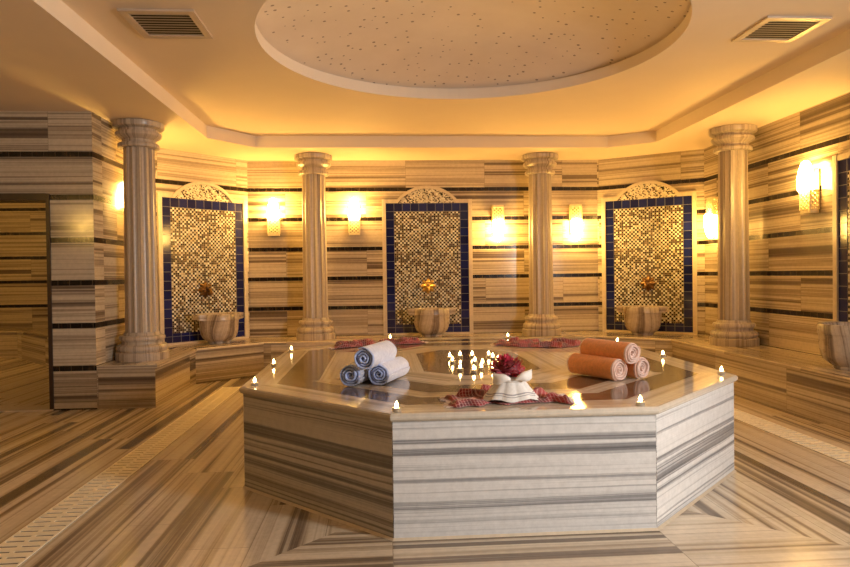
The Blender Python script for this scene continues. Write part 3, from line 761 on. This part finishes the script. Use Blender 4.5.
# ------------------------------------------------------------------ red plaid cloths
def cloth(label, cx, cy, L, W, rz, seed, amp=.03, fold=7.0, edge=True, taper=.3):
    t = thing('plaid_cloth', label, 'cloth', (cx, cy, PH), rz, 'red plaid bath cloths')
    n, m = 110, 40; rows = []
    for i in range(n + 1):
        u = i / n * 2 - 1; row = []
        half = W / 2 * (1 - taper * abs(u) ** 3) * (1 + .16 * math.sin(u * 6 + seed) + .10 * math.sin(u * 13 + seed * 2))
        mid = .14 * W * math.sin(u * 3.1 + seed)
        for j in range(m + 1):
            v = j / m * 2 - 1
            x = u * L / 2 + .012 * math.sin(v * 5 + seed); y = mid + v * half + .01 * math.sin(u * 17 + seed)
            nz = noise.noise(Vector((x * 9, y * 12, seed * 3.7)))
            rid = 1 - abs(math.sin((y / W * fold + 1.3 * math.sin(u * 4 + seed) + 2.2 * nz)))
            rim = min(1, (1 - abs(v)) * 5) * min(1, (1 - abs(u)) * 9)
            z = .003 + rim * amp * (.15 + .65 * rid ** 1.6 + .45 * max(0, nz + .25)) + .003 * abs(math.sin(u * 40 + v * 9)) * (1 - rim)
            row.append((x, y, z))
        rows.append(row)
    b = MB(); b.grid(rows, lambda i, j: (i / n * L * 1.5, j / m * W * 2.4)); 
    o = b.build('woven_sheet', M['plaid'], t)
    md = o.modifiers.new('thick', 'SOLIDIFY'); md.thickness = .0022; md.offset = 1
    bs = [MB(), MB()]; rn = random.Random(seed)
    for k2 in range(46):
        end = k2 % 2; b = bs[end]; u = -1 if end else 1; j = int((k2 // 2) / 22 * m); p = rows[0 if end else n][min(j, m)]
        q = (p[0] + u * (.018 + .012 * rn.random()), p[1] + .012 * (rn.random() - .5), .003); b.tube([p, ((p[0] + q[0]) / 2, (p[1] + q[1]) / 2, .005), q], .0016, 5)
    for b in bs: b.build('fringe', M['fringe'], t)
    return t
cloth('red plaid cotton cloth crumpled under the white napkin bundle', .585, 3.095, .56, .29, .02, 1.3, .050, 4.5)
cloth('red plaid cotton cloth lying behind the lavender towels', -.02, 5.66, .84, .17, .40, 2.6, .055, 4.0)
cloth('red plaid cotton cloth lying at the back behind the orange towels', 1.30, 5.42, .72, .34, -.12, 4.1, .055, 4.0)

# ------------------------------------------------------------------ napkin bundle with bow, and flower
nk = thing('white_napkin', 'white napkin gathered into a pleated fan with a bow on the red cloth', 'napkin', (.592, 3.02, PH + .012))
b = MB(); n = 96; rows = []
for i in range(9):
    t = i / 8; z = .112 * t
    rx = .128 * (1 - t) + .052 * t; ry = .062 * (1 - t) + .045 * t
    row = []
    for j in range(n):
        a = 2 * PI * j / n
        pl = 1 + (.11 * (1 - .4 * t)) * abs(math.sin(5 * a + .6)) - .05
        row.append((rx * pl * math.cos(a), ry * pl * math.sin(a), z + .006 * (1 - t) * math.sin(5 * a)+ .006 * (1 - t)))
    rows.append(row)
b.grid(rows, lambda i, j: (j / n * .7, i / 8 * .115), closed=True); b.face(rows[-1], [(0, .1)] * n)
b.build('pleated_wrap', M['napkin'], nk)
b = MB(); b.lathe([(.050, .088), (.056, .092), (.057, .100), (.052, .106)], 32, rf=lambda r, a, z: r * (1 if abs(math.cos(a)) > 0 else 1))
b.build('ribbon_band', M['ribbon'], nk)
for sgn in (-1, 1):
    b = MB(); rows = []
    for i in range(11):
        t = i / 10; hh = .006 + .019 * math.sin(PI * min(1, t * .62 + .04)) ** 1.3; th = .004 + .012 * math.sin(PI * t) ** .8
        x = sgn * (.012 + .078 * t); zc_ = .106 + (.022 * t if sgn > 0 else .006 * t) + .004 * math.sin(6 * t); yc_ = -.068 + .020 * t * t
        rows.append([(x, yc_ + th * math.cos(a) , zc_ + hh * math.sin(a) * (1 - .12 * abs(math.cos(a)))) for a in [2 * PI * q / 16 for q in range(16)]])
    b.grid(rows, lambda i, j: (i * .01, j * .008), closed=True); b.face(rows[-1], [(0, 0)] * 16); b.face(rows[0][::-1], [(0, 0)] * 16)
    b.build('bow_loop', M['ribbon'], nk)
fl_ = thing('red_flower', 'crimson many petalled flower head sitting on the white napkin bundle', 'flower', (.580, 3.03, PH + .140))
def petal(b, az, el, ln, wd, base, cup):
    d = Vector((math.cos(az) * math.cos(el), math.sin(az) * math.cos(el), math.sin(el))); s = Vector((-math.sin(az), math.cos(az), 0)); up = d.cross(s) * -1
    rows = []
    for i in range(7):
        t = i / 6; w = wd * math.sin(PI * (.12 + .80 * t)) ** .8
        c = Vector(base) + d * (ln * t) + up * (cup * ln * t * t) * -1
        rows.append([tuple(c + s * (w * k2 * .5) + up * (.25 * w * abs(k2)) + Vector((0, 0, .003 * math.sin(9 * k2 + az * 5) * t))) for k2 in (-1, -.5, 0, .5, 1)])
    b.grid(rows, lambda i, j: (i * .01, j * .01))
rn = random.Random(3)
b = MB()
for lay, (cnt, el, ln, wd) in enumerate(((16, -.10, .078, .034), (18, .16, .082, .034), (18, .42, .083, .033), (16, .68, .084, .032), (13, .94, .083, .030), (9, 1.18, .082, .028), (5, 1.42, .080, .026))):
    for k2 in range(cnt):
        petal(b, 2 * PI * (k2 + .5 * (lay % 2)) / cnt + rn.uniform(-.15, .15), el + rn.uniform(-.12, .12), ln * rn.uniform(.88, 1.08), wd, (0, 0, .004), rn.uniform(-.25, .15))
b.build('petals', M['petal'], fl_)
b = MB(); b.lathe([(.001, -.012), (.036, -.010), (.054, .004), (.060, .022), (.052, .044), (.03, .060), (.001, .066)], 20); b.build('flower_heart', M['petal_dark'], fl_)

# ------------------------------------------------------------------ tealights
def make_tealight(label, x, y):
    t = thing('tealight_candle', label, 'candle', (x, y, PH + .0005), 0, 'lit tealights on the platform')
    b = MB(); b.lathe([(.001, 0), (.0185, 0), (.0195, .002), (.0195, .0165), (.0200, .0172), (.0188, .0172), (.0186, .0125)], 24); b.build('cup', M['cup'], t)
    b = MB(); b.lathe([(.0185, .011), (.0186, .0128), (.012, .0134), (.001, .0130)], 24); w = b.build('wax', M['wax'], t)
    b = MB(); b.tube([(0, 0, .012), (.0004, 0, .02)], .0009, 6); b.build('wick', M['wick'], t)
    b = MB(); b.lathe([(.0004, .0175), (.0055, .020), (.0082, .025), (.0078, .031), (.0048, .038), (.0016, .044), (.0002, .047)], 14); b.build('flame', M['flame'], t)
    return t
E_ = [('front left corner', .062, 2.885), ('front right corner', 1.15, 2.875), ('right corner nearest the right wall', 1.958, 3.69), ('middle of the right edge', 1.965, 4.50), ('back right corner behind the orange towels', 1.975, 5.42),
      ('rear corner before the right back column', 1.17, 6.06), ('rear corner behind the lavender towels', .08, 6.10), ('back left corner', -.715, 5.29), ('middle of the left edge', -.722, 4.47), ('left corner', -.70, 3.685)]
tea = None
for lab, x, y in E_:
    L_ = 'lit tealight candle on the %s of the platform' % lab
    if tea is None: tea = make_tealight(L_, x, y)
    else: dup(tea, (x, y, PH + .0005), random.uniform(0, 6), L_)
files = {'left': [(0.560, 4.70), (0.478, 4.63), (0.473, 4.41), (0.482, 4.05)], 'middle': [(0.647, 4.70), (0.619, 4.37), (0.655, 4.27), (0.617, 4.07), (0.556, 3.975)], 'right': [(0.764, 4.685), (0.772, 4.56), (0.784, 4.42), (0.745, 4.185), (0.681, 4.01)]}
ordn = ['rearmost', 'second from the back', 'third from the back', 'fourth from the back', 'nearest']
for side, pts in files.items():
    for i, (x, y) in enumerate(pts):
        o_ = 'nearest' if i == len(pts) - 1 else ordn[i]
        dup(tea, (x, y, PH + .0005), random.uniform(0, 6), 'lit tealight in the %s file of the central candle cluster, %s' % (side, o_))

# ------------------------------------------------------------------ lights, world, camera
def area(name, loc_, aim, sx, sy, col, power):
    l = bpy.data.lights.new(name, 'AREA'); l.shape = 'RECTANGLE'; l.size = sx; l.size_y = sy; l.color = col; l.energy = power
    o = bpy.data.objects.new(name, l); COL.objects.link(o); o.location = loc_
    l.spread = math.radians(165)
    o.rotation_euler = (Vector(aim) - Vector(loc_)).to_track_quat('-Z', 'Y').to_euler(); return o
area('added_neutral_light', (XR + .02, .31, 1.62), (.3, 2.6, 1.1), .42, .85, (1.0, .97, .94), 135.0)  # added neutral side light, placed along the platform's shadow direction
p = bpy.data.lights.new('side_room_lamp', 'POINT'); p.color = LAMP_COL; p.energy = 34.0; p.shadow_soft_size = .12
o = bpy.data.objects.new('side_room_lamp', p); COL.objects.link(o); o.location = (-5.9, 8.6, 1.95)

w = bpy.data.worlds.new('world'); sc.world = w; w.use_nodes = True
w.node_tree.nodes['Background'].inputs[0].default_value = (.6, .62, .7, 1); w.node_tree.nodes['Background'].inputs[1].default_value = .3

cam = bpy.data.cameras.new('camera'); co = bpy.data.objects.new('camera', cam); COL.objects.link(co); sc.camera = co
cam.sensor_fit = 'HORIZONTAL'; cam.sensor_width = 36; cam.lens = 660.66 / 850 * 36; cam.clip_start = .02
co.matrix_world = Matrix.Translation((0, 0, 1.15)) @ Matrix.Rotation(math.radians(-3.8276), 4, 'Z') @ Matrix.Rotation(math.radians(90 - .7595), 4, 'X') @ Matrix.Rotation(math.radians(-.7457), 4, 'Z')

vs = sc.view_settings; sc.display_settings.display_device = 'sRGB'
vs.view_transform = 'Standard'; vs.look = 'None'; vs.gamma = 1.0; vs.use_curve_mapping = False; vs.exposure = 0.0
sc.cycles.use_denoising = True; sc.cycles.max_bounces = 8; sc.cycles.diffuse_bounces = 5; sc.cycles.glossy_bounces = 4
sc.cycles.sample_clamp_indirect = 6.0
